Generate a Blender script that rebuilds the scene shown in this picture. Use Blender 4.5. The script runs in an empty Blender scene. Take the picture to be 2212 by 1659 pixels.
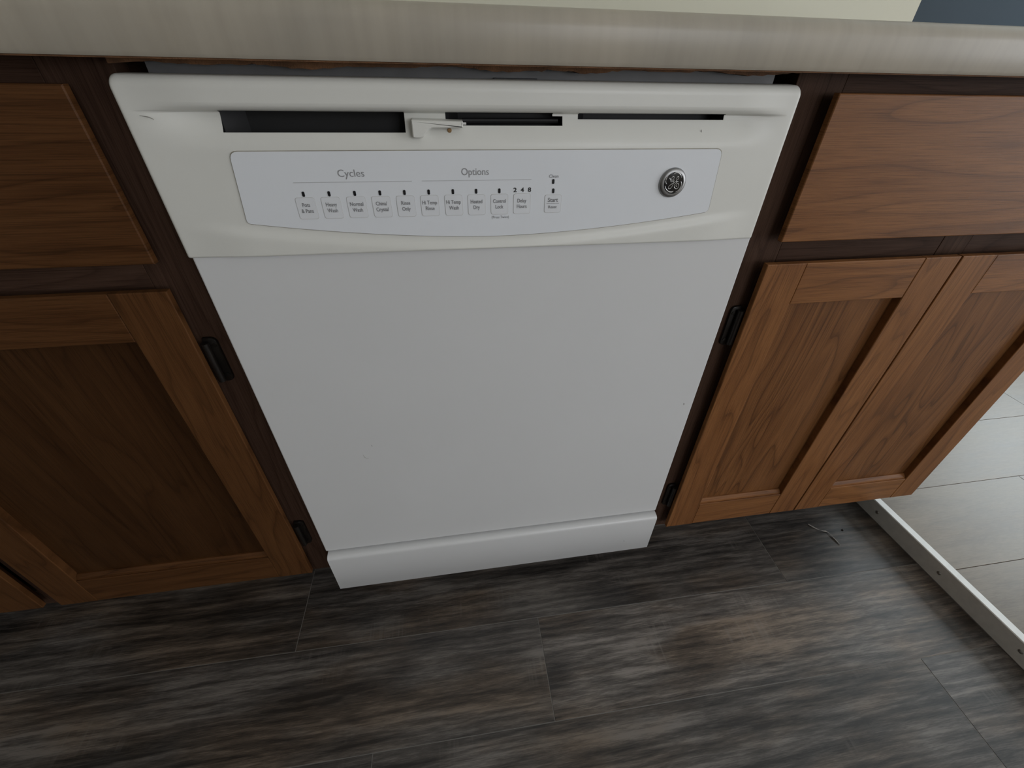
import bpy, bmesh, math, random
from mathutils import Vector, Matrix
random.seed(7)
S = bpy.context.scene
COL = S.collection

# ------------------------------------------------------------------ camera
W_PX, H_PX = 2212, 1659
F_PX, PPX, PPY = 930.603, 17.779, -15.591
RIGHT = Vector((0.9878572, -0.1538002, 0.0219905))
DOWN = Vector((-0.0758933, -0.6012010, -0.7954858))
FWD = Vector((0.1355666, 0.7841574, -0.6055731))
CAM = Vector((-0.0458234, -0.4519947, 0.8842531))
cd = bpy.data.cameras.new('camera')
co = bpy.data.objects.new('camera', cd); COL.objects.link(co)
cd.sensor_fit = 'HORIZONTAL'; cd.sensor_width = 36.0
cd.lens = F_PX * 36.0 / W_PX
cd.shift_x = -PPX / W_PX; cd.shift_y = PPY / W_PX
cd.clip_start = 0.02
M = Matrix.Identity(4)
for i in range(3):
    M[i][0] = RIGHT[i]; M[i][1] = -DOWN[i]; M[i][2] = -FWD[i]; M[i][3] = CAM[i]
co.matrix_world = M
S.camera = co

# ------------------------------------------------------------------ world, window light, exposure
S.view_settings.view_transform = 'Standard'
S.view_settings.look = 'None'
S.view_settings.gamma = 1.0
S.view_settings.use_curve_mapping = False
S.view_settings.exposure = 0.12
w = bpy.data.worlds.new('world'); S.world = w; w.use_nodes = True
w.node_tree.nodes['Background'].inputs[0].default_value = (0.62, 0.78, 1.0, 1)
w.node_tree.nodes['Background'].inputs[1].default_value = 1.0

ROOM_L, ROOM_R, ROOM_F, ROOM_B, ROOM_H = -2.6, 3.6, -3.2, 0.63, 2.45
FAR_B, SIDE_X = 1.75, 0.995
# window openings in the right wall: (y0, y1, z0, z1)
WIN1 = (-2.75, -0.85, 0.12, 2.1)
WIN2 = (0.05, 1.5, 0.85, 2.1)
WIN3 = (0.55, 2.15, 0.80, 2.05)            # in the front wall: (x0, x1, z0, z1)
def window_light(name, win, power, col, front=False):
    y0, y1, z0, z1 = win
    l = bpy.data.lights.new(name, 'AREA'); l.shape = 'RECTANGLE'
    l.size = z1 - z0 - .1; l.size_y = y1 - y0 - .1; l.energy = power; l.color = col
    o = bpy.data.objects.new(name, l); COL.objects.link(o)
    o.location = (ROOM_R - .02, (y0 + y1) / 2, (z0 + z1) / 2)
    o.rotation_euler = (0, math.radians(90), 0)
    if front:
        l.size, l.size_y = y1 - y0 - .1, z1 - z0 - .1
        o.location = ((y0 + y1) / 2, ROOM_F + .02, (z0 + z1) / 2); o.rotation_euler = (math.radians(90), 0, 0)
    return o
window_light('daylight', WIN1, 44, (0.97, 0.98, 1.0))
window_light('daylight', WIN3, 20, (0.99, 0.99, 1.0), True)
window_light('daylight', WIN2, 35, (0.82, 0.94, 1.0))

# ------------------------------------------------------------------ helpers
def link_obj(name, me, mat, parent=None):
    o = bpy.data.objects.new(name, me); COL.objects.link(o)
    if mat is not None and not me.materials:
        for m in (mat if isinstance(mat, (list, tuple)) else [mat]): me.materials.append(m)
    if parent is not None:
        o.parent = parent
        # all vertices are written in world coordinates: undo the ancestors' offset
        off = Vector((0, 0, 0)); p = parent
        while p is not None: off += p.location; p = p.parent
        o.location = -off
    return o
def obj(name, bm, mat, parent=None, smooth=False):
    bmesh.ops.recalc_face_normals(bm, faces=bm.faces)
    me = bpy.data.meshes.new(name); bm.to_mesh(me); bm.free()
    if smooth:
        for p in me.polygons: p.use_smooth = True
        try: me.set_sharp_from_angle(angle=math.radians(38))
        except Exception: pass
    return link_obj(name, me, mat, parent)
def thing(name, label, cat, loc, group=None):
    o = bpy.data.objects.new(name, None); COL.objects.link(o)
    o.empty_display_size = .05
    o.location = loc; o['label'] = label; o['category'] = cat
    if group: o['group'] = group
    return o
def structure(o, label=None):
    o['kind'] = 'structure'
    if label: o['label'] = label
    return o
def add_box(bm, a, b, bev=0.0, seg=2):
    x0, y0, z0 = a; x1, y1, z1 = b
    vs = [bm.verts.new(p) for p in ((x0,y0,z0),(x1,y0,z0),(x1,y1,z0),(x0,y1,z0),(x0,y0,z1),(x1,y0,z1),(x1,y1,z1),(x0,y1,z1))]
    fs = [bm.faces.new([vs[i] for i in f]) for f in ((0,3,2,1),(4,5,6,7),(0,1,5,4),(1,2,6,5),(2,3,7,6),(3,0,4,7))]
    if bev > 0:
        es = set(e for f in fs for e in f.edges)
        bmesh.ops.bevel(bm, geom=list(es), offset=bev, segments=seg, profile=.5, affect='EDGES')
def box(name, a, b, mat, parent=None, bev=0.0, seg=2):
    bm = bmesh.new(); add_box(bm, a, b, bev, seg)
    return obj(name, bm, mat, parent)
def prism_xz(bm, poly, y0, y1, bev=0.0):
    """closed polygon in x/z, extruded from y0 (front) to y1"""
    f = [bm.verts.new((x, y0, z)) for x, z in poly]
    r = [bm.verts.new((x, y1, z)) for x, z in poly]
    n = len(poly)
    ff = bm.faces.new(f); bm.faces.new(r[::-1])
    for i in range(n): bm.faces.new([f[i], r[i], r[(i+1) % n], f[(i+1) % n]])
    if bev > 0: bmesh.ops.bevel(bm, geom=list(ff.edges), offset=bev, segments=2, profile=.5, affect='EDGES')
def round_poly(pts, r, n=5):
    """rounds each corner of a polygon by radius r (a number or one per corner)"""
    out = []; N = len(pts)
    for i in range(N):
        p = Vector(pts[i]); a = Vector(pts[i-1]); b = Vector(pts[(i+1) % N])
        rr = r[i] if isinstance(r, (list, tuple)) else r
        if rr <= 0: out.append(tuple(p)); continue
        da = (a - p).normalized(); db = (b - p).normalized()
        p0 = p + da * rr; p1 = p + db * rr
        for k in range(n + 1):
            t = k / n
            q = p0 * (1-t)**2 + p * 2*t*(1-t) + p1 * t*t
            out.append((q.x, q.y))
    return out
def prism_xy(bm, poly, z0, z1, bev=0.0):
    t = [bm.verts.new((x, y, z1)) for x, y in poly]
    b = [bm.verts.new((x, y, z0)) for x, y in poly]
    n = len(poly); tf = bm.faces.new(t); bm.faces.new(b[::-1])
    for i in range(n): bm.faces.new([t[i], b[i], b[(i+1) % n], t[(i+1) % n]])
    if bev > 0: bmesh.ops.bevel(bm, geom=list(tf.edges), offset=bev, segments=1, profile=.5, affect='EDGES')
def profile_x(bm, prof, x0, x1, nx=1):
    """open or closed y/z profile swept along x, with end caps"""
    rings = []
    for k in range(nx + 1):
        x = x0 + (x1 - x0) * k / nx
        rings.append([bm.verts.new((x, y, z)) for y, z in prof])
    n = len(prof)
    for k in range(nx):
        for i in range(n):
            bm.faces.new([rings[k][i], rings[k][(i+1) % n], rings[k+1][(i+1) % n], rings[k+1][i]])
    bm.faces.new(rings[0][::-1]); bm.faces.new(rings[-1])
def catmull(pts, n=6):
    P = [Vector(p) for p in pts]; P = [2*P[0]-P[1]] + P + [2*P[-1]-P[-2]]
    out = []
    for i in range(1, len(P)-2):
        for k in range(n):
            t = k / n
            out.append(.5*((2*P[i]) + (P[i+1]-P[i-1])*t + (2*P[i-1]-5*P[i]+4*P[i+1]-P[i+2])*t*t + (3*P[i]-P[i-1]-3*P[i+1]+P[i+2])*t**3))
    out.append(P[-2]); return out
def add_tube(bm, pts, rad, sides=6, taper=None):
    rings = []
    for i, p in enumerate(pts):
        d = (pts[min(i+1, len(pts)-1)] - pts[max(i-1, 0)]).normalized()
        u = d.cross(Vector((0, 0, 1)));
        if u.length < 1e-3: u = d.cross(Vector((0, 1, 0)))
        u.normalize(); v = d.cross(u)
        r = rad * (taper(i/(len(pts)-1)) if taper else 1)
        rings.append([bm.verts.new(p + (u*math.cos(2*math.pi*k/sides) + v*math.sin(2*math.pi*k/sides))*r) for k in range(sides)])
    for a, b in zip(rings, rings[1:]):
        for k in range(sides): bm.faces.new([a[k], a[(k+1) % sides], b[(k+1) % sides], b[k]])
    bm.faces.new(rings[0][::-1]); bm.faces.new(rings[-1])
def add_lathe_y(bm, cx, cz, prof, n=32):
    """profile of (radius, y) turned about the y axis through (cx, cz)"""
    rings = []
    for r, y in prof:
        if r < 1e-6: rings.append([bm.verts.new((cx, y, cz))])
        else: rings.append([bm.verts.new((cx + r*math.cos(2*math.pi*k/n), y, cz + r*math.sin(2*math.pi*k/n))) for k in range(n)])
    for a, b in zip(rings, rings[1:]):
        for k in range(n):
            k2 = (k+1) % n
            if len(a) == 1: bm.faces.new([a[0], b[k], b[k2]])
            elif len(b) == 1: bm.faces.new([a[k], a[k2], b[0]])
            else: bm.faces.new([a[k], a[k2], b[k2], b[k]])
def sstep(t): t = max(0., min(1., t)); return t*t*(3-2*t)

# ------------------------------------------------------------------ materials
def new_mat(name):
    m = bpy.data.materials.new(name); m.use_nodes = True
    nt = m.node_tree; b = nt.nodes['Principled BSDF']
    return m, nt, b
def N(nt, typ, **kw):
    n = nt.nodes.new(typ)
    for k, v in kw.items():
        if k.startswith('in_'):
            key = k[3:]
            n.inputs[int(key) if key.isdigit() else key.replace('_', ' ')].default_value = v
        else: setattr(n, k, v)
    return n
def ramp(nt, stops):
    r = nt.nodes.new('ShaderNodeValToRGB'); e = r.color_ramp.elements
    while len(e) > 2: e.remove(e[-1])
    e[0].position, e[0].color = stops[0][0], (*stops[0][1], 1)
    e[1].position, e[1].color = stops[-1][0], (*stops[-1][1], 1)
    for p, c in stops[1:-1]:
        k = e.new(p); k.color = (*c, 1)
    return r
def plain(name, col, rough=.5, metal=0., spec=.5, var=.04, scale=30., bump=0.):
    m, nt, b = new_mat(name)
    tc = N(nt, 'ShaderNodeTexCoord'); no = N(nt, 'ShaderNodeTexNoise', in_Scale=scale, in_Detail=3.)
    nt.links.new(tc.outputs['Object'], no.inputs['Vector'])
    lo = tuple(c*(1-var) for c in col); hi = tuple(min(1, c*(1+var)) for c in col)
    r = ramp(nt, [(.3, lo), (.7, hi)])
    nt.links.new(no.outputs['Fac'], r.inputs[0]); nt.links.new(r.outputs[0], b.inputs['Base Color'])
    b.inputs['Roughness'].default_value = rough; b.inputs['Metallic'].default_value = metal
    b.inputs['Specular IOR Level'].default_value = spec
    if bump:
        bp = N(nt, 'ShaderNodeBump', in_Strength=bump, in_Distance=.001)
        no2 = N(nt, 'ShaderNodeTexNoise', in_Scale=scale*12, in_Detail=2.)
        nt.links.new(tc.outputs['Object'], no2.inputs['Vector'])
        nt.links.new(no2.outputs['Fac'], bp.inputs['Height']); nt.links.new(bp.outputs[0], b.inputs['Normal'])
    return m
def coords_random(nt, scale, spread=9.):
    """object coordinates, shifted per object, stretched by scale"""
    tc = N(nt, 'ShaderNodeTexCoord'); oi = N(nt, 'ShaderNodeObjectInfo')
    mul = N(nt, 'ShaderNodeMath', operation='MULTIPLY'); mul.inputs[1].default_value = spread
    nt.links.new(oi.outputs['Random'], mul.inputs[0])
    add = N(nt, 'ShaderNodeVectorMath', operation='ADD')
    cmb = N(nt, 'ShaderNodeCombineXYZ')
    for i in range(3): nt.links.new(mul.outputs[0], cmb.inputs[i])
    nt.links.new(tc.outputs['Object'], add.inputs[0]); nt.links.new(cmb.outputs[0], add.inputs[1])
    mp = N(nt, 'ShaderNodeMapping'); mp.inputs['Scale'].default_value = scale
    nt.links.new(add.outputs[0], mp.inputs['Vector'])
    return mp, oi, tc
def mixc(nt, a, b, fac, blend='MIX'):
    mx = N(nt, 'ShaderNodeMix', data_type='RGBA', blend_type=blend)
    for sock, val in ((mx.inputs[0], fac), (mx.inputs[6], a), (mx.inputs[7], b)):
        if hasattr(val, 'node'): nt.links.new(val, sock)
        else: sock.default_value = val if not isinstance(val, tuple) or len(val) == 4 else (*val, 1)
    return mx.outputs[2]
def oak(name, horizontal, dark=(.030, .011, .0045), mid=(.105, .044, .017), light=(.165, .075, .030), rough=.42, cathedral=.38, spec=.17):
    m, nt, b = new_mat(name)
    sc = (1., 1., 9.) if horizontal else (9., 1., 1.)
    mp, oi, tc = coords_random(nt, sc)
    # cathedral figure: distorted rings stretched along the grain
    n1 = N(nt, 'ShaderNodeTexNoise', in_Scale=1.5, in_Detail=2., in_Distortion=.6)
    nt.links.new(mp.outputs[0], n1.inputs['Vector'])
    mr = N(nt, 'ShaderNodeMath', operation='MULTIPLY'); mr.inputs[1].default_value = 10.
    nt.links.new(n1.outputs['Fac'], mr.inputs[0])
    fr = N(nt, 'ShaderNodeMath', operation='FRACT'); nt.links.new(mr.outputs[0], fr.inputs[0])
    # fine pores
    mp2 = N(nt, 'ShaderNodeMapping'); mp2.inputs['Scale'].default_value = (2., 1., 20.) if horizontal else (20., 1., 2.)
    nt.links.new(mp.outputs[0], mp2.inputs['Vector'])
    n2 = N(nt, 'ShaderNodeTexNoise', in_Scale=7., in_Detail=6., in_Roughness=.7)
    nt.links.new(mp2.outputs[0], n2.inputs['Vector'])
    # broad patches of tone
    n3 = N(nt, 'ShaderNodeTexNoise', in_Scale=2.2, in_Detail=2.)
    nt.links.new(mp.outputs[0], n3.inputs['Vector'])
    r1 = ramp(nt, [(.0, dark), (.14, mid), (.75, light), (.97, mid), (1., dark)])
    nt.links.new(fr.outputs[0], r1.inputs[0])
    r3 = ramp(nt, [(.3, mid), (.7, light)]); nt.links.new(n3.outputs['Fac'], r3.inputs[0])
    c = mixc(nt, r3.outputs[0], r1.outputs[0], cathedral)
    r2 = ramp(nt, [(.36, (.38, .35, .33)), (.54, (1, 1, 1))]); nt.links.new(n2.outputs['Fac'], r2.inputs[0])
    c = mixc(nt, c, r2.outputs[0], .7, 'MULTIPLY')
    nt.links.new(c, b.inputs['Base Color'])
    b.inputs['Roughness'].default_value = rough
    b.inputs['Specular IOR Level'].default_value = spec
    bp = N(nt, 'ShaderNodeBump', in_Strength=.25, in_Distance=.0006)
    nt.links.new(n2.outputs['Fac'], bp.inputs['Height']); nt.links.new(bp.outputs[0], b.inputs['Normal'])
    return m
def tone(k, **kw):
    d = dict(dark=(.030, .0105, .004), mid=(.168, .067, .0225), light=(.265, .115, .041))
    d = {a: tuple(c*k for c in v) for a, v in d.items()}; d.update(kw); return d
OAK_V = oak('oak_upright_grain', False, **tone(1.0))
OAK_H = oak('oak_level_grain', True, **tone(1.0))
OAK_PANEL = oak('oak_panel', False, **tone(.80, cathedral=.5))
DARK_V = oak('dark_oak_upright_grain', False, **tone(.44))  # left cabinet: same oak colours scaled darker, its panels darkest
DARK_H = oak('dark_oak_level_grain', True, **tone(.44))
DARK_PANEL = oak('dark_oak_panel', False, **tone(.25, cathedral=.35))
FR = dict(dark=(.016, .0085, .006), mid=(.050, .027, .018), light=(.078, .045, .031), rough=.55, spec=.05)
FRAME_V = oak('frame_oak_upright_grain', False, **FR)
FRAME_H = oak('frame_oak_level_grain', True, **FR)

def plank_mat(name, cols, rough, stretch, tint=.35, scratch=.5, spec=.5, wavy=.05):
    m, nt, b = new_mat(name)
    mp, oi, tc = coords_random(nt, (1., 1., 1.), 23.)
    def noise(sc, scale, detail, rg=.6, dist=0.):
        q = N(nt, 'ShaderNodeMapping'); q.inputs['Scale'].default_value = sc
        nt.links.new(mp.outputs[0], q.inputs['Vector'])
        n = N(nt, 'ShaderNodeTexNoise', in_Scale=scale, in_Detail=detail, in_Roughness=rg, in_Distortion=dist)
        nt.links.new(q.outputs[0], n.inputs['Vector']); return n.outputs['Fac']
    grain = noise((1., stretch, 1.), 5., 5., .62, .12)         # long streaks
    fine = noise((1., stretch*1.6, 1.), 38., 4., .75, 0.)       # short fibres
    blot = noise((1., 2.2, 1.), 5., 3., .55, .3)               # cloudy tone
    brown = noise((1., 3., 1.), 3.1, 3., .6)
    saw = noise((60., 2.2, 1.), 3., 2.)
    patch = noise((1., 1.5, 1.), 7., 2.)
    mx = N(nt, 'ShaderNodeMath', operation='ADD'); nt.links.new(mulv(nt, grain, .45), mx.inputs[0]); nt.links.new(mulv(nt, fine, .32), mx.inputs[1])
    mx2 = N(nt, 'ShaderNodeMath', operation='ADD'); nt.links.new(mx.outputs[0], mx2.inputs[0]); nt.links.new(mulv(nt, blot, .23), mx2.inputs[1])
    wq = N(nt, 'ShaderNodeMapping'); wq.inputs['Scale'].default_value = (.16, 1., 1.)
    nt.links.new(mp.outputs[0], wq.inputs['Vector'])
    wv = N(nt, 'ShaderNodeTexWave', wave_type='BANDS', bands_direction='Y', in_Scale=22., in_Distortion=9., in_Detail=3.)
    wv.inputs['Detail Scale'].default_value = 1.6
    nt.links.new(wq.outputs[0], wv.inputs['Vector'])
    mx3 = N(nt, 'ShaderNodeMath', operation='ADD'); nt.links.new(mx2.outputs[0], mx3.inputs[0]); nt.links.new(mulv(nt, wv.outputs['Fac'], wavy), mx3.inputs[1])
    mx4 = N(nt, 'ShaderNodeMath', operation='SUBTRACT'); nt.links.new(mx3.outputs[0], mx4.inputs[0]); mx4.inputs[1].default_value = wavy * .5
    mx2 = mx4
    r1 = ramp(nt, [(.40, cols[0]), (.5, cols[1]), (.61, cols[2])]); nt.links.new(mx2.outputs[0], r1.inputs[0])
    r2 = ramp(nt, [(.46, (0, 0, 0)), (.62, (1, 1, 1))]); nt.links.new(brown, r2.inputs[0])
    c = mixc(nt, r1.outputs[0], cols[3], mulv(nt, r2.outputs[0], tint), 'MULTIPLY')
    r3 = ramp(nt, [(.48, (0, 0, 0)), (.66, (1, 1, 1))]); nt.links.new(saw, r3.inputs[0])
    r4 = ramp(nt, [(.58, (0, 0, 0)), (.72, (1, 1, 1))]); nt.links.new(patch, r4.inputs[0])
    pm = N(nt, 'ShaderNodeMath', operation='MULTIPLY'); nt.links.new(r3.outputs[0], pm.inputs[0]); nt.links.new(r4.outputs[0], pm.inputs[1])
    c = mixc(nt, c, cols[2], mulv(nt, pm.outputs[0], scratch))
    # each board has its own tone
    at = N(nt, 'ShaderNodeAttribute', attribute_type='OBJECT', attribute_name='tone')
    c = mixc(nt, c, at.outputs['Color'], 1., 'MULTIPLY')
    nt.links.new(c, b.inputs['Base Color'])
    b.inputs['Specular IOR Level'].default_value = spec
    rr = N(nt, 'ShaderNodeMapRange'); rr.inputs[3].default_value = rough - .08; rr.inputs[4].default_value = rough + .1
    nt.links.new(mx2.outputs[0], rr.inputs[0]); nt.links.new(rr.outputs[0], b.inputs['Roughness'])
    bp = N(nt, 'ShaderNodeBump', in_Strength=.3, in_Distance=.0008)
    nt.links.new(mx2.outputs[0], bp.inputs['Height']); nt.links.new(bp.outputs[0], b.inputs['Normal'])
    return m
def mulv(nt, sock, k):
    n = N(nt, 'ShaderNodeMath', operation='MULTIPLY'); n.inputs[1].default_value = k
    nt.links.new(sock, n.inputs[0]); return n.outputs[0]
VINYL = plank_mat('grey_brown_vinyl', [(.020, .0178, .0165), (.072, .064, .058), (.180, .163, .149), (1.0, .80, .60)], .42, 11., tint=.7, scratch=.35)
PALE_WOOD = plank_mat('pale_wood_plank', [(.150, .112, .074), (.200, .156, .108), (.250, .200, .145), (1.0, .90, .78)], .32, 6., tint=.4, scratch=.0, spec=.30, wavy=.015)
SEAM = plain('seam_grey', (.20, .19, .175), .6)
SEAM_DARK = plain('seam_brown', (.05, .043, .036), .6)

WHITE_PLASTIC = plain('warm_white_plastic', (.70, .70, .66), .38, var=.02, scale=9., bump=.05)
WHITE_ENAMEL = plain('white_enamel', (.66, .665, .67), .30, var=.012, scale=6., bump=.03)
INSERT_MAT = plain('cool_white_film', (.76, .785, .82), .22, var=.012, scale=8.)
INSERT_EDGE = plain('grimy_joint', (.30, .28, .23), .6, var=.25, scale=40.)
KEY_MAT = plain('key_film', (.735, .755, .785), .28, var=.02)
KEY_RIM = plain('key_outline', (.50, .495, .485), .4)
INK = plain('grey_ink', (.20, .20, .21), .5)
INK_HEAD = plain('mid_grey_ink', (.27, .27, .28), .5)
INK_LIGHT = plain('faint_grey_ink', (.40, .40, .41), .5)
INK_BLACK = plain('black_ink', (.02, .02, .022), .45)
LENS = plain('dark_indicator_lens', (.012, .012, .014), .25)
CAVITY = plain('dark_cavity', (.014, .014, .0145), .6)
GREY_STEEL = plain('dark_grey_steel', (.20, .20, .205), .5, var=.1)
BLACK = plain('black_plastic', (.012, .012, .013), .5)
CHROME = plain('brushed_silver', (.32, .32, .32), .42, metal=1., var=.05)
SILVER = plain('bright_silver', (.85, .85, .85), .22, metal=.6)
BADGE_BLACK = plain('badge_black', (.010, .010, .011), .18)
BRONZE = plain('dark_bronze', (.014, .011, .009), .38, metal=.4, var=.2)
RAW_BOARD = plain('raw_particle_board', (.15, .072, .032), .85, var=.4, scale=55., bump=.5)
STAIN = plain('rust_stain', (.26, .15, .06), .6, var=.3, scale=200.)
SCUFF = plain('grey_scuff', (.30, .29, .27), .6)
ALU = plain('brushed_aluminium', (.74, .73, .70), .5, metal=.1, var=.06, scale=60.)
SCREW_MAT = plain('steel_screw', (.55, .55, .53), .3, metal=1.)
STRING_MAT = plain('pale_fibre', (.34, .31, .28), .8, var=.2, scale=300.)
TOEKICK = plain('toe_kick_brown', (.03, .02, .015), .6, var=.2)
CREAM = plain('cream_paint', (.66, .645, .53), .7, var=.02, scale=3., bump=.1)
BLUEGREY = plain('blue_grey_paint', (.044, .054, .065), .8, spec=.1, var=.03, scale=3., bump=.1)
CEIL = plain('ceiling_white', (.84, .83, .80), .8, var=.02, scale=3.)
ROOMWALL = plain('beige_paint', (.42, .39, .33), .75, var=.03, scale=3.)
TRIMWHITE = plain('white_trim', (.7, .7, .69), .4)
GLASS, gnt, gb = new_mat('window_glass')
gb.inputs['Transmission Weight'].default_value = 1.; gb.inputs['Roughness'].default_value = .0; gb.inputs['IOR'].default_value = 1.45

def laminate():
    m, nt, b = new_mat('taupe_laminate')
    tc = N(nt, 'ShaderNodeTexCoord')
    mp = N(nt, 'ShaderNodeMapping'); mp.inputs['Scale'].default_value = (60., 4., 4.)
    nt.links.new(tc.outputs['Object'], mp.inputs['Vector'])
    n1 = N(nt, 'ShaderNodeTexNoise', in_Scale=1.5, in_Detail=4.); nt.links.new(mp.outputs[0], n1.inputs['Vector'])
    n2 = N(nt, 'ShaderNodeTexNoise', in_Scale=14., in_Detail=4.); nt.links.new(tc.outputs['Object'], n2.inputs['Vector'])
    r1 = ramp(nt, [(.3, (.335, .30, .245)), (.7, (.42, .38, .315))]); nt.links.new(n1.outputs['Fac'], r1.inputs[0])
    r2 = ramp(nt, [(.3, (.33, .305, .26)), (.7, (.43, .385, .31))]); nt.links.new(n2.outputs['Fac'], r2.inputs[0])
    nt.links.new(mixc(nt, r1.outputs[0], r2.outputs[0], .5), b.inputs['Base Color'])
    b.inputs['Roughness'].default_value = .36
    return m
LAMINATE = laminate()

# ------------------------------------------------------------------ room shell
T = .12
def wall(name, a, b, mat): return structure(box(name, a, b, mat))
RAISE = .0454
STRIP_X0, STRIP_K = .9115, -.0621          # edge of the step: x = X0 + K*y
def strip_x(y): return STRIP_X0 + STRIP_K * y

floor = structure(box('floor', (ROOM_L, ROOM_F, -.06), (1.15, ROOM_B, -.0006), SEAM))
TH = -.0117
def rotf(a, b): return (a*math.cos(TH) - b*math.sin(TH), a*math.sin(TH) + b*math.cos(TH))
ROW0, ROWW, PL = -.0787, .1655, .985
joints = {0: -.3821, 1: .0676, 2: -.2245}      # row 0 lies between ROW0 and ROW0+ROWW, row 1 nearer, row 2 nearest
tone_fix = {(0, -1): .92, (0, 0): .86, (0, 1): .66, (1, -1): .98, (1, 0): 1.32, (2, -1): .95, (2, 0): .93, (2, 1): 1.12}
def add_plank(poly, z0, z1, mat, parent, tone):
    bm = bmesh.new(); prism_xy(bm, poly, z0, z1, .0002)
    o = obj('plank', bm, mat, parent); o['tone'] = tone; return o
rg = random.Random(3)
for row in range(-4, 19):
    b1 = ROW0 + ROWW * (1 - row); b0 = b1 - ROWW
    j0 = joints.get(row, rg.uniform(-.5, .48))
    for k in range(-4, 4):
        a0, a1 = j0 + k*PL, j0 + (k+1)*PL
        g = .0006
        c4 = [(a0+g, b0+g), (a1-g, b0+g), (a1-g, b1-g), (a0+g, b1-g)]
        pts = [rotf(*p) for p in c4]
        t = .86 + .3 * rg.random()
        t = tone_fix.get((row, k), t)
        # clip to the room and to the step edge
        ymax, ymin = ROOM_B - .002, ROOM_F + .002
        if min(p[1] for p in pts) >= ymax - .02 or max(p[1] for p in pts) <= ymin + .02: continue
        tt = math.tan(TH)
        def clip(p):
            x, y = p
            nx = max(min(x, strip_x(y) - .001), ROOM_L + .002)
            return nx, min(max(y + tt*(nx - x), ymin), ymax)
        if pts[0][0] > strip_x(pts[0][1]) - .02 or pts[1][0] < ROOM_L + .02: continue
        pts = [clip(p) for p in pts]
        add_plank(pts, -.0006, 0., VINYL, floor, (t, t*.985, t*.97))

# raised floor of the next room
bm = bmesh.new()
prism_xy(bm, [(strip_x(ROOM_F)+.004, ROOM_F), (ROOM_R, ROOM_F), (ROOM_R, FAR_B), (strip_x(FAR_B)+.004, FAR_B)], -.002, RAISE - .0045)
floor2 = structure(obj('floor_right', bm, SEAM_DARK))
rows2 = [-.1305 + .194*i for i in range(-16, 11)]
rg = random.Random(11)
for i, b0 in enumerate(rows2):
    b1 = b0 + .194
    if b0 > FAR_B - .03 or b1 < ROOM_F + .03: continue
    y0, y1 = max(b0 + .0006, ROOM_F), min(b1 - .0006, FAR_B)
    j = 1.342 if abs(b0 + .1305) < .01 else (1.664 if abs(b0 - .2575) < .01 else rg.uniform(.9, 2.0))
    xs = [strip_x((y0+y1)/2) + .004, j, j + 1.2, ROOM_R]
    if j > 1.9: xs.insert(1, j - .9)
    xs = sorted(x for x in xs if x <= ROOM_R)
    for xa, xb in zip(xs, xs[1:]):
        if xb - xa < .03: continue
        first = xa == xs[0]
        la = (lambda y: strip_x(y) + .004) if first else (lambda y, q=xa: q + .0006)
        t = .9 + .16 * rg.random()
        add_plank([(la(y0), y0), (xb - .0006, y0), (xb - .0006, y1), (la(y1), y1)], RAISE - .0045, RAISE - .0012, PALE_WOOD, floor2, (t, t, t))

# aluminium edging on the step
bm = bmesh.new()
ya, yb = ROOM_F + .01, .60
def sp(y, off, z): return (strip_x(y) + off, y, z)
prof = [(0, .001), (0, RAISE - .0015), (.0015, RAISE), (.0165, RAISE), (.0175, RAISE - .0012), (.0025, RAISE - .0012), (.0025, .001)]
ra = [bm.verts.new(sp(ya, *p)) for p in prof]; rb = [bm.verts.new(sp(yb, *p)) for p in prof]
for i in range(len(prof)): bm.faces.new([ra[i], ra[(i+1) % len(prof)], rb[(i+1) % len(prof)], rb[i]])
bm.faces.new(ra[::-1]); bm.faces.new(rb)
trim = structure(obj('trim_1', bm, ALU), 'aluminium angle edging along the step to the pale floor')
for y, z in ((.18, .024), (.028, .024), (-.124, .0235), (-.277, .026), (-.43, .024), (-.58, .024)):
    bm = bmesh.new()
    x = strip_x(y)
    ringv = []
    for r, dx in ((.0042, 0.), (.0040, -.0009), (.0026, -.0017), (0, -.0020)):
        ringv.append([bm.verts.new((x + dx, y + r*math.cos(2*math.pi*k/12), z + r*math.sin(2*math.pi*k/12))) for k in range(12)] if r else [bm.verts.new((x + dx, y, z))])
    for a, b in zip(ringv, ringv[1:]):
        for k in range(12):
            if len(b) == 1: bm.faces.new([a[k], a[(k+1) % 12], b[0]])
            else: bm.faces.new([a[k], a[(k+1) % 12], b[(k+1) % 12], b[k]])
    bm.faces.new(ringv[0])
    obj('screw', bm, SCREW_MAT, trim, smooth=True)

wall('wall_back', (ROOM_L, ROOM_B, 0), (SIDE_X, ROOM_B + T, ROOM_H), CREAM)
wall('wall_side', (SIDE_X - T, ROOM_B + T, 0), (SIDE_X, FAR_B + T, ROOM_H), CREAM)
wall('wall_far', (SIDE_X, FAR_B, 0), (ROOM_R + T, FAR_B + T, ROOM_H), BLUEGREY)
wall('wall_left', (ROOM_L - T, ROOM_F - T, 0), (ROOM_L, ROOM_B + T, ROOM_H), ROOMWALL)
bm = bmesh.new()
for a, b, c, d in ((ROOM_L, WIN3[0], 0, ROOM_H), (WIN3[1], ROOM_R + T, 0, ROOM_H), (WIN3[0], WIN3[1], 0, WIN3[2]), (WIN3[0], WIN3[1], WIN3[3], ROOM_H)):
    add_box(bm, (a, ROOM_F - T, c), (b, ROOM_F, d))
structure(obj('wall_front', bm, ROOMWALL))
wall('ceiling', (ROOM_L - T, ROOM_F - T, ROOM_H), (ROOM_R + T, FAR_B + T, ROOM_H + T), CEIL)
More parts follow.
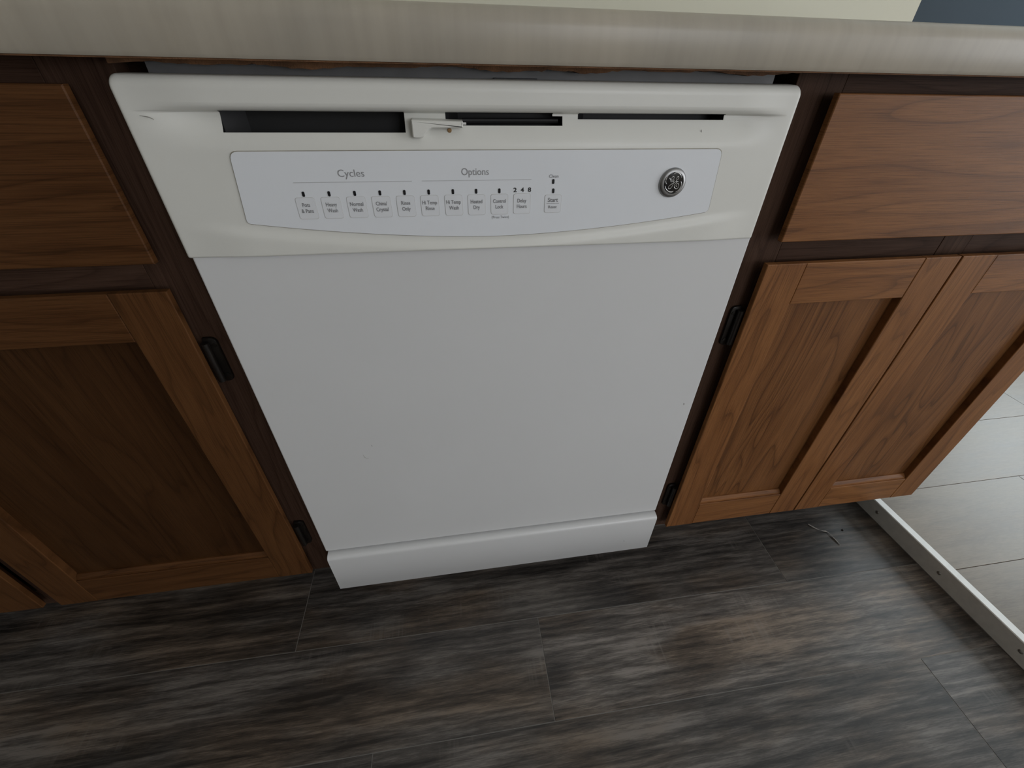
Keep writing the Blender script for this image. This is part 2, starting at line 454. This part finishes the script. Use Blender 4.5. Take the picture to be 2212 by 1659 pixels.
# right wall around its two openings
bm = bmesh.new()
def rw(y0, y1, z0, z1): add_box(bm, (ROOM_R, y0, z0), (ROOM_R + T, y1, z1))
rw(ROOM_F, WIN1[0], 0, ROOM_H); rw(WIN1[1], WIN2[0], 0, ROOM_H); rw(WIN2[1], FAR_B, 0, ROOM_H)
rw(WIN1[0], WIN1[1], 0, WIN1[2]); rw(WIN1[0], WIN1[1], WIN1[3], ROOM_H)
rw(WIN2[0], WIN2[1], 0, WIN2[2]); rw(WIN2[0], WIN2[1], WIN2[3], ROOM_H)
structure(obj('wall_right', bm, ROOMWALL))
for n, (y0, y1, z0, z1) in ((1, WIN1), (2, WIN2)):
    bm = bmesh.new(); x0, x1 = ROOM_R + .03, ROOM_R + .09; f = .05; ym = (y0 + y1) / 2
    for a, b in (((y0, z0), (y1, z0+f)), ((y0, z1-f), (y1, z1)), ((y0, z0+f), (y0+f, z1-f)), ((y1-f, z0+f), (y1, z1-f)), ((ym-f/2, z0+f), (ym+f/2, z1-f))):
        add_box(bm, (x0, a[0], a[1]), (x1, b[0], b[1]))
    win = structure(obj('window_%d' % n, bm, TRIMWHITE))
    for a, b in ((y0+f, ym-f/2), (ym+f/2, y1-f)):
        box('pane', (ROOM_R + .058, a, z0+f), (ROOM_R + .062, b, z1-f), GLASS, win)

bm = bmesh.new(); x0, x1, z0, z1 = WIN3; f = .05; xm = (x0 + x1) / 2; ya_, yb_ = ROOM_F - .09, ROOM_F - .03
for a, b in (((x0, z0), (x1, z0+f)), ((x0, z1-f), (x1, z1)), ((x0, z0+f), (x0+f, z1-f)), ((x1-f, z0+f), (x1, z1-f)), ((xm-f/2, z0+f), (xm+f/2, z1-f))):
    add_box(bm, (a[0], ya_, a[1]), (b[0], yb_, b[1]))
win = structure(obj('window_3', bm, TRIMWHITE))
for a, b in ((x0+f, xm-f/2), (xm+f/2, x1-f)):
    box('pane', (a, ROOM_F - .062, z0+f), (b, ROOM_F - .058, z1-f), GLASS, win)

# ------------------------------------------------------------------ cabinets
def pull_board(name, a, b, mat, parent, cut, sides, lead=.0075, rim=.0011):
    """board whose named outer sides (l r t b) are cut back behind the front edge, as a finger pull"""
    (x0, y0, z0), (x1, y1, z1) = a, b
    L, R, T_, B_ = (cut if k in sides else 0. for k in 'lrtb')
    def ring(y, k, e=0.):
        return [(x0+L*k+e, y, z0+B_*k+e), (x1-R*k-e, y, z0+B_*k+e), (x1-R*k-e, y, z1-T_*k-e), (x0+L*k+e, y, z1-T_*k-e)]
    bm = bmesh.new()
    rs = [[bm.verts.new(p) for p in r] for r in (ring(y0, 0, rim), ring(y0+rim*.35, 0, rim*.35), ring(y0+rim, 0), ring(y0+lead, 0), ring(y1, 1))]
    for p, q in zip(rs, rs[1:]):
        for i in range(4): bm.faces.new([p[i], p[(i+1) % 4], q[(i+1) % 4], q[i]])
    bm.faces.new(rs[0]); bm.faces.new(rs[-1][::-1])
    return obj(name, bm, mat, parent)
YF, YD, YB = .0235, .004, ROOM_B - .01      # face frame plane, door fronts, cabinet back
TB = .0195                                  # door thickness
def cab_door(cab, mats, x0, x1, z0, z1, hinge_side, hinge_z, st=.055, tr=.058, br=.069):
    d = bpy.data.objects.new('door', None); COL.objects.link(d); d.empty_display_size = .05
    d.parent = cab; d.location = Vector(((x0+x1)/2, YD, z0)) - cab.location
    mv, mh, mp = mats
    y1 = YF - .0012
    pull_board('stile', (x0, YD, z0), (x0+st, y1, z1), mv, d, .011, 'ltb')
    pull_board('stile', (x1-st, YD, z0), (x1, y1, z1), mv, d, .011, 'rtb')
    pull_board('rail', (x0+st+.0002, YD+.0003, z1-tr), (x1-st-.0002, y1, z1-.0003), mh, d, .011, 't')
    pull_board('rail', (x0+st+.0002, YD+.0003, z0+.0003), (x1-st-.0002, y1, z0+br-.006), mh, d, .011, 'b')
    # moulded ledge on the bottom rail and the recessed panel
    bm = bmesh.new()
    profile_x(bm, [(YD+.003, z0+br-.0062), (YD+.004, z0+br-.003), (YD+.009, z0+br+.0015), (YD+.013, z0+br+.0015), (YD+.013, z0+br-.0062)], x0+st+.0005, x1-st-.0005)
    obj('moulding', bm, mh, d)
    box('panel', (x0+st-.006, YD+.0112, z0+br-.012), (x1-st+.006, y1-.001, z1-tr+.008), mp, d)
    xe = x0 if hinge_side < 0 else x1
    s = hinge_side
    for hz in hinge_z:
        bm = bmesh.new()
        h = .031
        # leaf screwed to the face frame, knuckle against the door edge
        lo, hi = sorted((xe + s*.001, xe + s*.0155))
        rr = [.007 if (px == (xe + s*.0155)) else 0 for px in (lo, hi, hi, lo)]
        poly = round_poly([(lo, hz-h), (hi, hz-h), (hi, hz+h), (lo, hz+h)], [r if r else .001 for r in rr])
        prism_xz(bm, poly, YF-.0042, YF-.0006, .0009)
        kx = xe + s*.0045
        add_tube(bm, [Vector((kx, YF-.0085, hz-h+.004 + i*(2*h-.008)/8)) for i in range(9)], .0042, 10)
        for q in (-1, 1):
            add_lathe_y(bm, xe + s*.0115, hz + q*.021, [(.0026, YF-.004), (.0024, YF-.0052), (0, YF-.0056)], 10)
        obj('hinge', bm, BRONZE, d, smooth=True)
    return d
def cabinet(label, x0, x1, stiles, drawers, doors, ends, mats):
    c = thing('base_cabinet', label, 'cabinet', ((x0+x1)/2, .3, 0), 'base cabinets beside the dishwasher')
    y1 = YF + .019
    for a, b in stiles: box('stile', (a, YF, .100), (b, y1, .8729), FRAME_V, c, .0008)
    for (a, _), (b, _) in zip(((s[1], 0) for s in stiles[:-1]), ((s[0], 0) for s in stiles[1:])):
        for z0, z1 in ((.838, .8727), (.662, .722), (.1005, .142)):
            box('rail', (a+.0003, YF+.0004, z0), (b-.0003, y1, z1), FRAME_H, c, .0008)
    for a, b in ends: box('side_panel', (a, y1+.0003, .100), (b, YB, .8729), FRAME_V, c)
    box('bottom_panel', (x0+.016, y1+.0005, .100), (x1-.016, YB, .116), FRAME_H, c)
    box('back_panel', (x0+.016, YB-.006, .1165), (x1-.016, YB-.0005, .872), FRAME_V, c)
    box('toe_kick', (x0+.002, .088, .0005), (x1-.002, .104, .0995), TOEKICK, c)
    for a, b, z0, z1 in drawers:
        pull_board('drawer_front', (a, YD, z0), (b, YF-.0012, z1), mats[1], c, .011, 'lrtb')
    for d in doors: cab_door(c, mats, *d)
    return c
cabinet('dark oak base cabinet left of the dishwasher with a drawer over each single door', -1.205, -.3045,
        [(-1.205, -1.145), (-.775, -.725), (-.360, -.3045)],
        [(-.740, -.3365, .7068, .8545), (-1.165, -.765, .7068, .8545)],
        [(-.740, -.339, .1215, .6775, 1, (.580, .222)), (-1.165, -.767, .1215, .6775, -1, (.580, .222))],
        [(-1.205, -1.190), (-.320, -.3045)], (DARK_V, DARK_H, DARK_PANEL))
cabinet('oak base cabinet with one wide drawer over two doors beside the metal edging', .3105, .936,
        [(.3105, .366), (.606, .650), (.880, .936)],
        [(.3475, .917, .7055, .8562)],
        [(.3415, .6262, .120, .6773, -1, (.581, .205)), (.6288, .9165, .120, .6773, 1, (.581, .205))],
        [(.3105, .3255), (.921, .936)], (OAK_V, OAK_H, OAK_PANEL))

# ------------------------------------------------------------------ countertop
ct = thing('countertop', 'taupe laminate countertop with rolled front edge above the dishwasher', 'countertop', (-.3, .3, .8737))
bm = bmesh.new()
zc, yc = .8737, -.0180
prof = [(yc+.002, zc), (yc, zc+.003), (yc-.0005, zc+.020)]
for k in range(0, 9):
    a = k/8*math.pi/2
    prof.append((yc+.0125 - .013*math.cos(a), zc+.0245 + .0135*math.sin(a)))
prof += [(yc+.03, zc+.0375), (yc+.045, zc+.0362), (ROOM_B-.004, zc+.0362), (ROOM_B-.004, zc+.012), (.012, zc+.012), (.012, zc)]
profile_x(bm, prof, -2.1, .962, 1)
obj('slab', bm, LAMINATE, ct, smooth=True)
box('core_edge', (-2.1, -.0140, zc-.0012), (.962, -.0070, zc-.0001), RAW_BOARD, ct)
# raw build-up strip under the slab, its lower edge chipped
bm = bmesh.new(); rg = random.Random(5)
n = 120; xs = [-.302 + .606*i/n for i in range(n+1)]
low = []
for i, x in enumerate(xs):
    d = .0048 + .0011*math.sin(x*31) + .0009*math.sin(x*77+1) + .0005*rg.uniform(-1, 1)
    if .05 < x < .08: d -= .0012
    if x > .12: d -= .0016*sstep((x-.12)/.1)
    if x < -.2: d += .0006
    low.append(zc - max(.0012, d))
poly = [(xs[0], zc+.0118)] + list(zip(xs, low)) + [(xs[-1], zc+.0118)]
prism_xz(bm, poly, .0124, .0300)
obj('buildup_strip', bm, RAW_BOARD, ct)

# ------------------------------------------------------------------ dishwasher
dw = thing('dishwasher', 'white built-in dishwasher with touch control panel between the oak cabinets', 'dishwasher', (0, .3, 0))
PX0, PX1, ZT, ZB = -.3015, .3020, .8622, .7133
def insert_low(x):       # curved lower edge of the control insert
    u = (x - .0) / .236
    return .7268 + .0192*abs(u)**1.75
slot_end = (.0575, .0672, .8270, .8345)      # the latch slot narrows to a rounded end
slots = [(-.2312, -.0785, .8216, .8375), (-.0420, .0575, .8270, .8375), (.0822, .2318, .8322, .8375)]
def fascia_y(x, z):
    d_end = min(x - PX0, PX1 - x)
    e = sstep((d_end - .006) / .060)
    y = -.0015
    # overhanging grip with a soft lower edge, and the scoop below it
    if z > .8375:
        t = (z - .8375) / .0070
        lip = -.0050 if t >= 1 else .0045 - .0095 * math.sqrt(max(0, 1 - (1-t)**2))
        y += (lip - y) * e
    elif z > .8085:
        y += (.0085 + .0015) * e * (1 - sstep((.8375 - z) / .0285))
        if z > .8362: y += (.0045 - .0085) * e * (z - .8362) / .0013
    if z < .76:
        y -= .0028 * e * sstep((insert_low(x) - .0035 - z) / .010)
    # rounded top edge and sides
    t = (ZT - z) / .0085
    if t < 1: y += .0070 * (1 - math.sqrt(max(0, 1 - (1-t)**2)))
    s = d_end / .003
    if s < 1: y += .0025 * (1 - math.sqrt(max(0, 1 - (1-s)**2)))
    s = (z - ZB) / .0025
    if s < 1: y += .0025 * (1 - math.sqrt(max(0, 1 - (1-s)**2)))
    return y
xs = set([PX0 + (PX1-PX0)*i/72 for i in range(73)])
for k in range(1, 6): xs |= {PX0 + .004*k/5*k/5, PX1 - .004*k/5*k/5, PX0 + .002*k, PX1 - .002*k}
for a, b, _, _ in slots + [slot_end]: xs |= {a, b}
xs = sorted(xs); xs = [x for i, x in enumerate(xs) if i == 0 or x - xs[i-1] > .00012]
zs = set([ZB + (ZT-ZB)*i/50 for i in range(51)])
for k in range(0, 9): zs |= {ZT - .0085*(k/8)**1.8, ZB + .0025*(k/8)**1.5}
for k in range(9): zs |= {.8375 + .0085*(k/8)**2}
for z in (.8362, .8370, .835, .834): zs.add(z)
for _, _, a, b in slots + [slot_end]: zs |= {a, b}
zs = sorted(zs); zs = [z for i, z in enumerate(zs) if i == 0 or z - zs[i-1] > .00012]
bm = bmesh.new(); grid = []
RC = .006
for x in xs:
    colv = []
    for z in zs:
        s = min(x - PX0, PX1 - x); zz = z
        if s < RC and z > ZT - RC*2:
            top = ZT - RC + math.sqrt(max(0, RC*RC - (RC-s)**2))
            zz = ZT - RC*2 + (z - (ZT - RC*2)) * (top - (ZT - RC*2)) / (RC*2)
        colv.append(bm.verts.new((x, fascia_y(x, z), zz)))
    grid.append(colv)
for i in range(len(xs)-1):
    for j in range(len(zs)-1):
        mx, mz = (xs[i]+xs[i+1])/2, (zs[j]+zs[j+1])/2
        if any(a < mx < b and c < mz < d for a, b, c, d in slots + [slot_end]): continue
        bm.faces.new([grid[i][j], grid[i+1][j], grid[i+1][j+1], grid[i][j+1]])
# return the rim back to the tub
rim = [grid[i][0] for i in range(len(xs))] + [grid[-1][j] for j in range(1, len(zs))] + [grid[i][-1] for i in range(len(xs)-2, -1, -1)] + [grid[0][j] for j in range(len(zs)-2, 0, -1)]
back = [bm.verts.new((v.co.x, .018, v.co.z)) for v in rim]
for i in range(len(rim)):
    k = (i+1) % len(rim); bm.faces.new([rim[i], rim[k], back[k], back[i]])
panel = obj('control_panel', bm, WHITE_PLASTIC, dw, smooth=True)
# open-fronted cavities behind the slots
for n, (a, b, c, d) in enumerate(slots):
    if n == 1: b = slot_end[1]
    bm = bmesh.new(); yb_ = .0325; yf_ = .0130
    f = [bm.verts.new(p) for p in ((a-.001, yf_-.003, c-.001), (b+.001, yf_-.003, c-.001), (b+.001, yf_-.003, d+.001), (a-.001, yf_-.003, d+.001))]
    r = [bm.verts.new(p) for p in ((a+.012, yb_, c-.004), (b-.001, yb_, c-.004), (b-.001, yb_, d), (a+.012, yb_, d))]
    for i in range(4): bm.faces.new([f[i], f[(i+1) % 4], r[(i+1) % 4], r[i]])
    bm.faces.new(r)
    obj('slot_cavity', bm, CAVITY if n == 0 else BLACK, panel)
# latch lever with its silver pin
bm = bmesh.new()
poly = round_poly([(-.0725, .8328), (-.0725, .8184), (-.0642, .8180), (-.0562, .8260), (-.0270, .8265), (-.0270, .8316)], [.0016, .0020, .0030, .0030, .0006, .0006], 5)
def inset(poly, d):
    out = []; n = len(poly)
    for i in range(n):
        a_, p_, b_ = Vector(poly[i-1]), Vector(poly[i]), Vector(poly[(i+1) % n])
        t_ = (b_ - a_).normalized(); out.append((p_.x - t_.y*d, p_.y + t_.x*d))
    return out
rings = [(inset(poly, .0012), -.0072), (inset(poly, .0005), -.0066), (poly, -.0054), (poly, .0070)]
rv = [[bm.verts.new((x, y, z)) for x, z in pl] for pl, y in rings]
for p, q in zip(rv, rv[1:]):
    for i in range(len(p)): bm.faces.new([p[i], p[(i+1) % len(p)], q[(i+1) % len(p)], q[i]])
bm.faces.new(rv[0]); bm.faces.new(rv[-1][::-1])
lv = obj('latch_lever', bm, WHITE_PLASTIC, dw)
bm = bmesh.new(); add_tube(bm, [Vector((-.0275, .002, .8290)), Vector((-.0238, .002, .8290))], .0011, 8)
obj('latch_pin', bm, SILVER, lv, smooth=True)
bm = bmesh.new(); add_tube(bm, [Vector((-.0270, .012, .8300)), Vector((.02, .014, .8300)), Vector((.064, .014, .8300))], .0022, 8)
obj('latch_rod', bm, BLACK, lv, smooth=True)

# control insert with its grimy joint
def insert_outline(grow):
    p = [(-.2304-grow, .8076+grow), (-.2358-grow, .7452)]
    n = 28
    low = [(-.2330 + (.2335+.2330)*i/n, insert_low(-.2330 + (.2335+.2330)*i/n) - grow) for i in range(n+1)]
    pts = [(-.2304-grow, .8076+grow), (-.2358-grow, .7470)] + low + [(.2366+grow, .7478), (.2338+grow, .8080+grow)]
    rad = [.007, .0022] + [.0] * len(low) + [.0022, .007]
    return round_poly(pts, rad, 5)
bm = bmesh.new(); prism_xz(bm, insert_outline(.0006), -.0019, .004); obj('insert_joint', bm, INSERT_EDGE, panel)
bm = bmesh.new(); prism_xz(bm, insert_outline(0), -.0024, .004); ins = obj('control_insert', bm, INSERT_MAT, dw)
YI = -.0024
def text(name, s, cx, cz, cap, mat, parent, wscale=.85, width=None, y=YI - .00025, bold=.0):
    cu = bpy.data.curves.new('lettering', 'FONT'); cu.body = s; cu.size = 1.; cu.align_x = 'LEFT'
    cu.extrude = 0.0; cu.offset = bold; cu.resolution_u = 4
    to = bpy.data.objects.new('lettering', cu)
    me = bpy.data.meshes.new_from_object(to); bpy.data.objects.remove(to)
    me.materials.clear()
    xs_ = [v.co.x for v in me.vertices]
    x0, x1 = min(xs_), max(xs_)
    k = cap / .73
    kx = k * wscale if width is None else width / (x1 - x0)
    for v in me.vertices: v.co = (cx + (v.co.x - (x0+x1)/2)*kx, y, cz + (v.co.y - .365)*k)
    return link_obj(name, me, mat, parent)
text('cycles_heading', 'Cycles', -.1322, .7896, .0066, INK_HEAD, ins, width=.0235)
text('options_heading', 'Options', -.0175, .7898, .0066, INK_HEAD, ins, width=.0262)
for a, b in ((-.1846, -.0780), (-.0686, .0376)):
    box('heading_line', (a, YI-.0003, .78165), (b, YI+.001, .78195), INK_LIGHT, ins)
KX = [-.1785, -.1556, -.1324, -.1092, -.0863, -.0633, -.0400, -.0173, .0057]
keys = list(zip(KX, [('Pots', '& Pans'), ('Heavy', 'Wash'), ('Normal', 'Wash'), ('China/', 'Crystal'), ('Rinse', 'Only'), ('Hi Temp', 'Rinse'), ('Hi Temp', 'Wash'), ('Heated', 'Dry'), ('Control', 'Lock')])) + [(.0286, ('Delay', 'Hours')), (.0608, ('Start', 'Reset'))]
def pill(cx, cz, name='indicator_light'):
    bm = bmesh.new()
    prism_xz(bm, round_poly([(cx-.0012, cz-.0023), (cx+.0012, cz-.0023), (cx+.0012, cz+.0023), (cx-.0012, cz+.0023)], .0011, 4), YI-.0004, YI+.001)
    obj(name, bm, LENS, ins)
for i, (kx, (l1, l2)) in enumerate(keys):
    last = i == 10
    if last: ka, kb, kz0, kz1 = kx-.0088, kx+.0088, .7492, .7672
    else: ka, kb, kz0, kz1 = kx-.0088, kx+.0088, .7488, .7688
    bm = bmesh.new()
    out = round_poly([(ka, kz0), (kb, kz0), (kb, kz1), (ka, kz1)], .0026, 4)
    prism_xz(bm, out, YI-.00012, YI+.001)
    key = obj('key', bm, KEY_RIM, ins)
    bm = bmesh.new(); e = .00032
    prism_xz(bm, round_poly([(ka+e, kz0+e), (kb-e, kz0+e), (kb-e, kz1-e), (ka+e, kz1-e)], .0024, 4), YI-.00035, YI+.001)
    # key face belongs to the key (a sub-part of the insert)
    face = obj('key_face', bm, KEY_MAT, ins)
    ty = YI - .0006
    if last:
        text('lettering', l1, kx, .7623, .0042, INK, ins, width=.0105, y=ty, bold=.012)
        box('lettering_line', (kx-.0065, ty, .75855), (kx+.0065, ty+.0005, .7588), INK, ins)
        text('lettering', l2, kx, .7553, .0030, INK, ins, width=.0088, y=ty, bold=.010)
    else:
        kk = .0175/141
        text('lettering', l1, kx, .7622, .0037, INK, ins, wscale=.80, y=ty, bold=.012)
        text('lettering', l2, kx, .7567, .0037, INK, ins, wscale=.80, y=ty, bold=.012)
for kx in KX: pill(kx, .7717)
pill(.0605, .7708); pill(.0599, .7796)
text('lettering', 'Clean', .0602, .7847, .0030, INK, ins, width=.0095)
for d, x in (('2', .0215), ('4', .0288), ('8', .0361)): text('delay_digit', d, x, .7724, .0042, INK_BLACK, ins, width=.0033, bold=.022)
text('lettering', '(Press Twice)', .0066, .7463, .0026, INK, ins, width=.0175)

# round badge with scrolled monogram
bx, bz = .1868, .7768
bm = bmesh.new()
add_lathe_y(bm, bx, bz, [(.0146, YI+.001), (.0146, YI-.0008), (.0140, YI-.0020), (.0125, YI-.0030), (.0110, YI-.0032), (.0105, YI-.0028), (.0103, YI-.0020), (0, YI-.0020)], 48)
badge = obj('badge', bm, CHROME, dw, smooth=True)
bm = bmesh.new(); add_lathe_y(bm, bx+.0006, bz, [(.0101, YI-.0018), (.0099, YI-.0030), (.0060, YI-.0034), (0, YI-.0035)], 40)
obj('badge_disc', bm, BADGE_BLACK, badge, smooth=True)
mono = {'letter_stroke': [
 [[0.1813, 0.782], [0.1827, 0.7802], [0.1835, 0.7786], [0.1853, 0.7786], [0.1871, 0.7802]],
 [[0.184, 0.7798], [0.1835, 0.7816], [0.1842, 0.783], [0.1853, 0.7835], [0.1861, 0.7822], [0.1856, 0.7805], [0.184, 0.7796]],
 [[0.1865, 0.7795], [0.1865, 0.7763], [0.1855, 0.7731], [0.1838, 0.7716], [0.1823, 0.7721], [0.1823, 0.7739], [0.184, 0.7756], [0.1865, 0.777], [0.1885, 0.7784], [0.1914, 0.7787]],
 [[0.1891, 0.7806], [0.1894, 0.7826], [0.1904, 0.7834], [0.1913, 0.7824], [0.1906, 0.7805], [0.1892, 0.7796], [0.1899, 0.7786], [0.1917, 0.7783]],
 [[0.1902, 0.7779], [0.1883, 0.7761], [0.1884, 0.7734], [0.1903, 0.7716], [0.1922, 0.7718], [0.1933, 0.7737], [0.1926, 0.7759], [0.191, 0.7766], [0.1899, 0.7755], [0.1902, 0.7741], [0.1911, 0.7739]]],
 'rim_flourish': [
 [[0.1851, 0.7857], [0.1875, 0.7871], [0.1904, 0.7865], [0.1929, 0.7846], [0.1947, 0.7821]],
 [[0.1947, 0.7785], [0.1959, 0.7762], [0.1957, 0.7726], [0.194, 0.7698], [0.1912, 0.768]],
 [[0.1886, 0.7693], [0.1874, 0.7684], [0.1842, 0.7686], [0.1806, 0.7707], [0.1782, 0.7743]],
 [[0.1793, 0.7762], [0.1779, 0.7785], [0.1779, 0.7813], [0.1792, 0.7841], [0.1817, 0.7866]]]}
for nm, strokes in mono.items():
    for st in strokes:
        bm = bmesh.new()
        yb_ = YI - .0034 if nm == 'letter_stroke' else YI - .0031
        pts = catmull([(x, yb_, z) for x, z in st], 6)
        add_tube(bm, pts, .00026 if nm == 'letter_stroke' else .00036, 6, None if nm == 'letter_stroke' else (lambda t: .35 + 1.0*math.sin(math.pi*min(1, t*.9+.1))))
        obj(nm, bm, SILVER, badge, smooth=True)

# flat door, access panel below, tub behind
door = box('door', (-.2990, .0010, .1872), (.3025, .0180, .7155), WHITE_ENAMEL, dw, .0016)
bm = bmesh.new()
za, zb_ = .0770, .1815
prof = [(-.0100, za+.002), (-.0085, za), (.012, za), (.012, zb_), (.002, zb_), (-.0045, zb_-.0008), (-.0072, zb_-.0020), (-.0090, zb_-.0040), (-.0098, zb_-.0062), (-.0100, zb_-.0085)]
profile_x(bm, prof, -.2972, .3032, 1)
obj('access_panel', bm, WHITE_ENAMEL, dw, smooth=True)
box('tub', (-.297, .0335, .100), (.297, .600, .8555), GREY_STEEL, dw)
box('tub_flange', (-.284, .0303, .8480), (.289, .0330, .8726), GREY_STEEL, dw)
box('mounting_bracket', (.005, .0260, .8585), (.045, .0302, .8626), BLACK, dw)
box('base', (-.285, .0700, .0005), (.285, .580, .0995), BLACK, dw)
# small marks of wear
def mark(name, pts, r, mat, y):
    bm = bmesh.new(); add_tube(bm, catmull([(x, y, z) for x, z in pts], 4), r, 5, lambda t: .4 + .6*math.sin(math.pi*min(1, max(0, t)))); obj(name, bm, mat, dw)
yd_ = .00085
mark('scuff', [(-.1935, .4150), (-.1915, .4085), (-.1870, .4070)], .00030, SCUFF, yd_)
mark('scuff', [(-.1790, .4330), (-.1780, .4300)], .00035, SCUFF, yd_)
mark('scuff', [(.2870, .4600), (.2880, .4560)], .00055, SCUFF, yd_)
mark('scuff', [(.2470, .1170), (.2485, .1130), (.2480, .1110)], .00035, SCUFF, -.0101)
mark('scuff', [(-.2870, .8345), (-.2810, .8335), (-.2775, .8318)], .00040, SCUFF, -.0040)
mark('scuff', [(.2085, .8245), (.2090, .8215)], .00035, SCUFF, .0030)
bm = bmesh.new(); add_lathe_y(bm, -.0392, .8232, [(.0022, .0040), (.0018, .0026), (0, .0024)], 10); obj('stain', bm, STAIN, dw)

# ------------------------------------------------------------------ scrap on the floor
bm = bmesh.new()
pts = catmull([(.7415, .0347, .0014), (.752, .022, .0013), (.762, .013, .003), (.771, .011, .0013), (.7745, .004, .002), (.7765, -.010, .0014), (.7785, -.025, .0013)], 6)
add_tube(bm, pts, .0012, 6, lambda t: .7 + .35*math.sin(t*17))
o = obj('string_scrap', bm, STRING_MAT, None, smooth=True)
o['label'] = 'short pale curled scrap of string lying on the grey plank floor'; o['category'] = 'string'
bm = bmesh.new()
bmesh.ops.create_icosphere(bm, subdivisions=1, radius=.0020, matrix=Matrix.Translation((.8136, .0095, .0012)) @ Matrix.Diagonal((1, 1.5, .6, 1)))
o = obj('crumb', bm, TOEKICK, None)
o['label'] = 'tiny dark crumb on the grey floor beside the string scrap'; o['category'] = 'crumb'
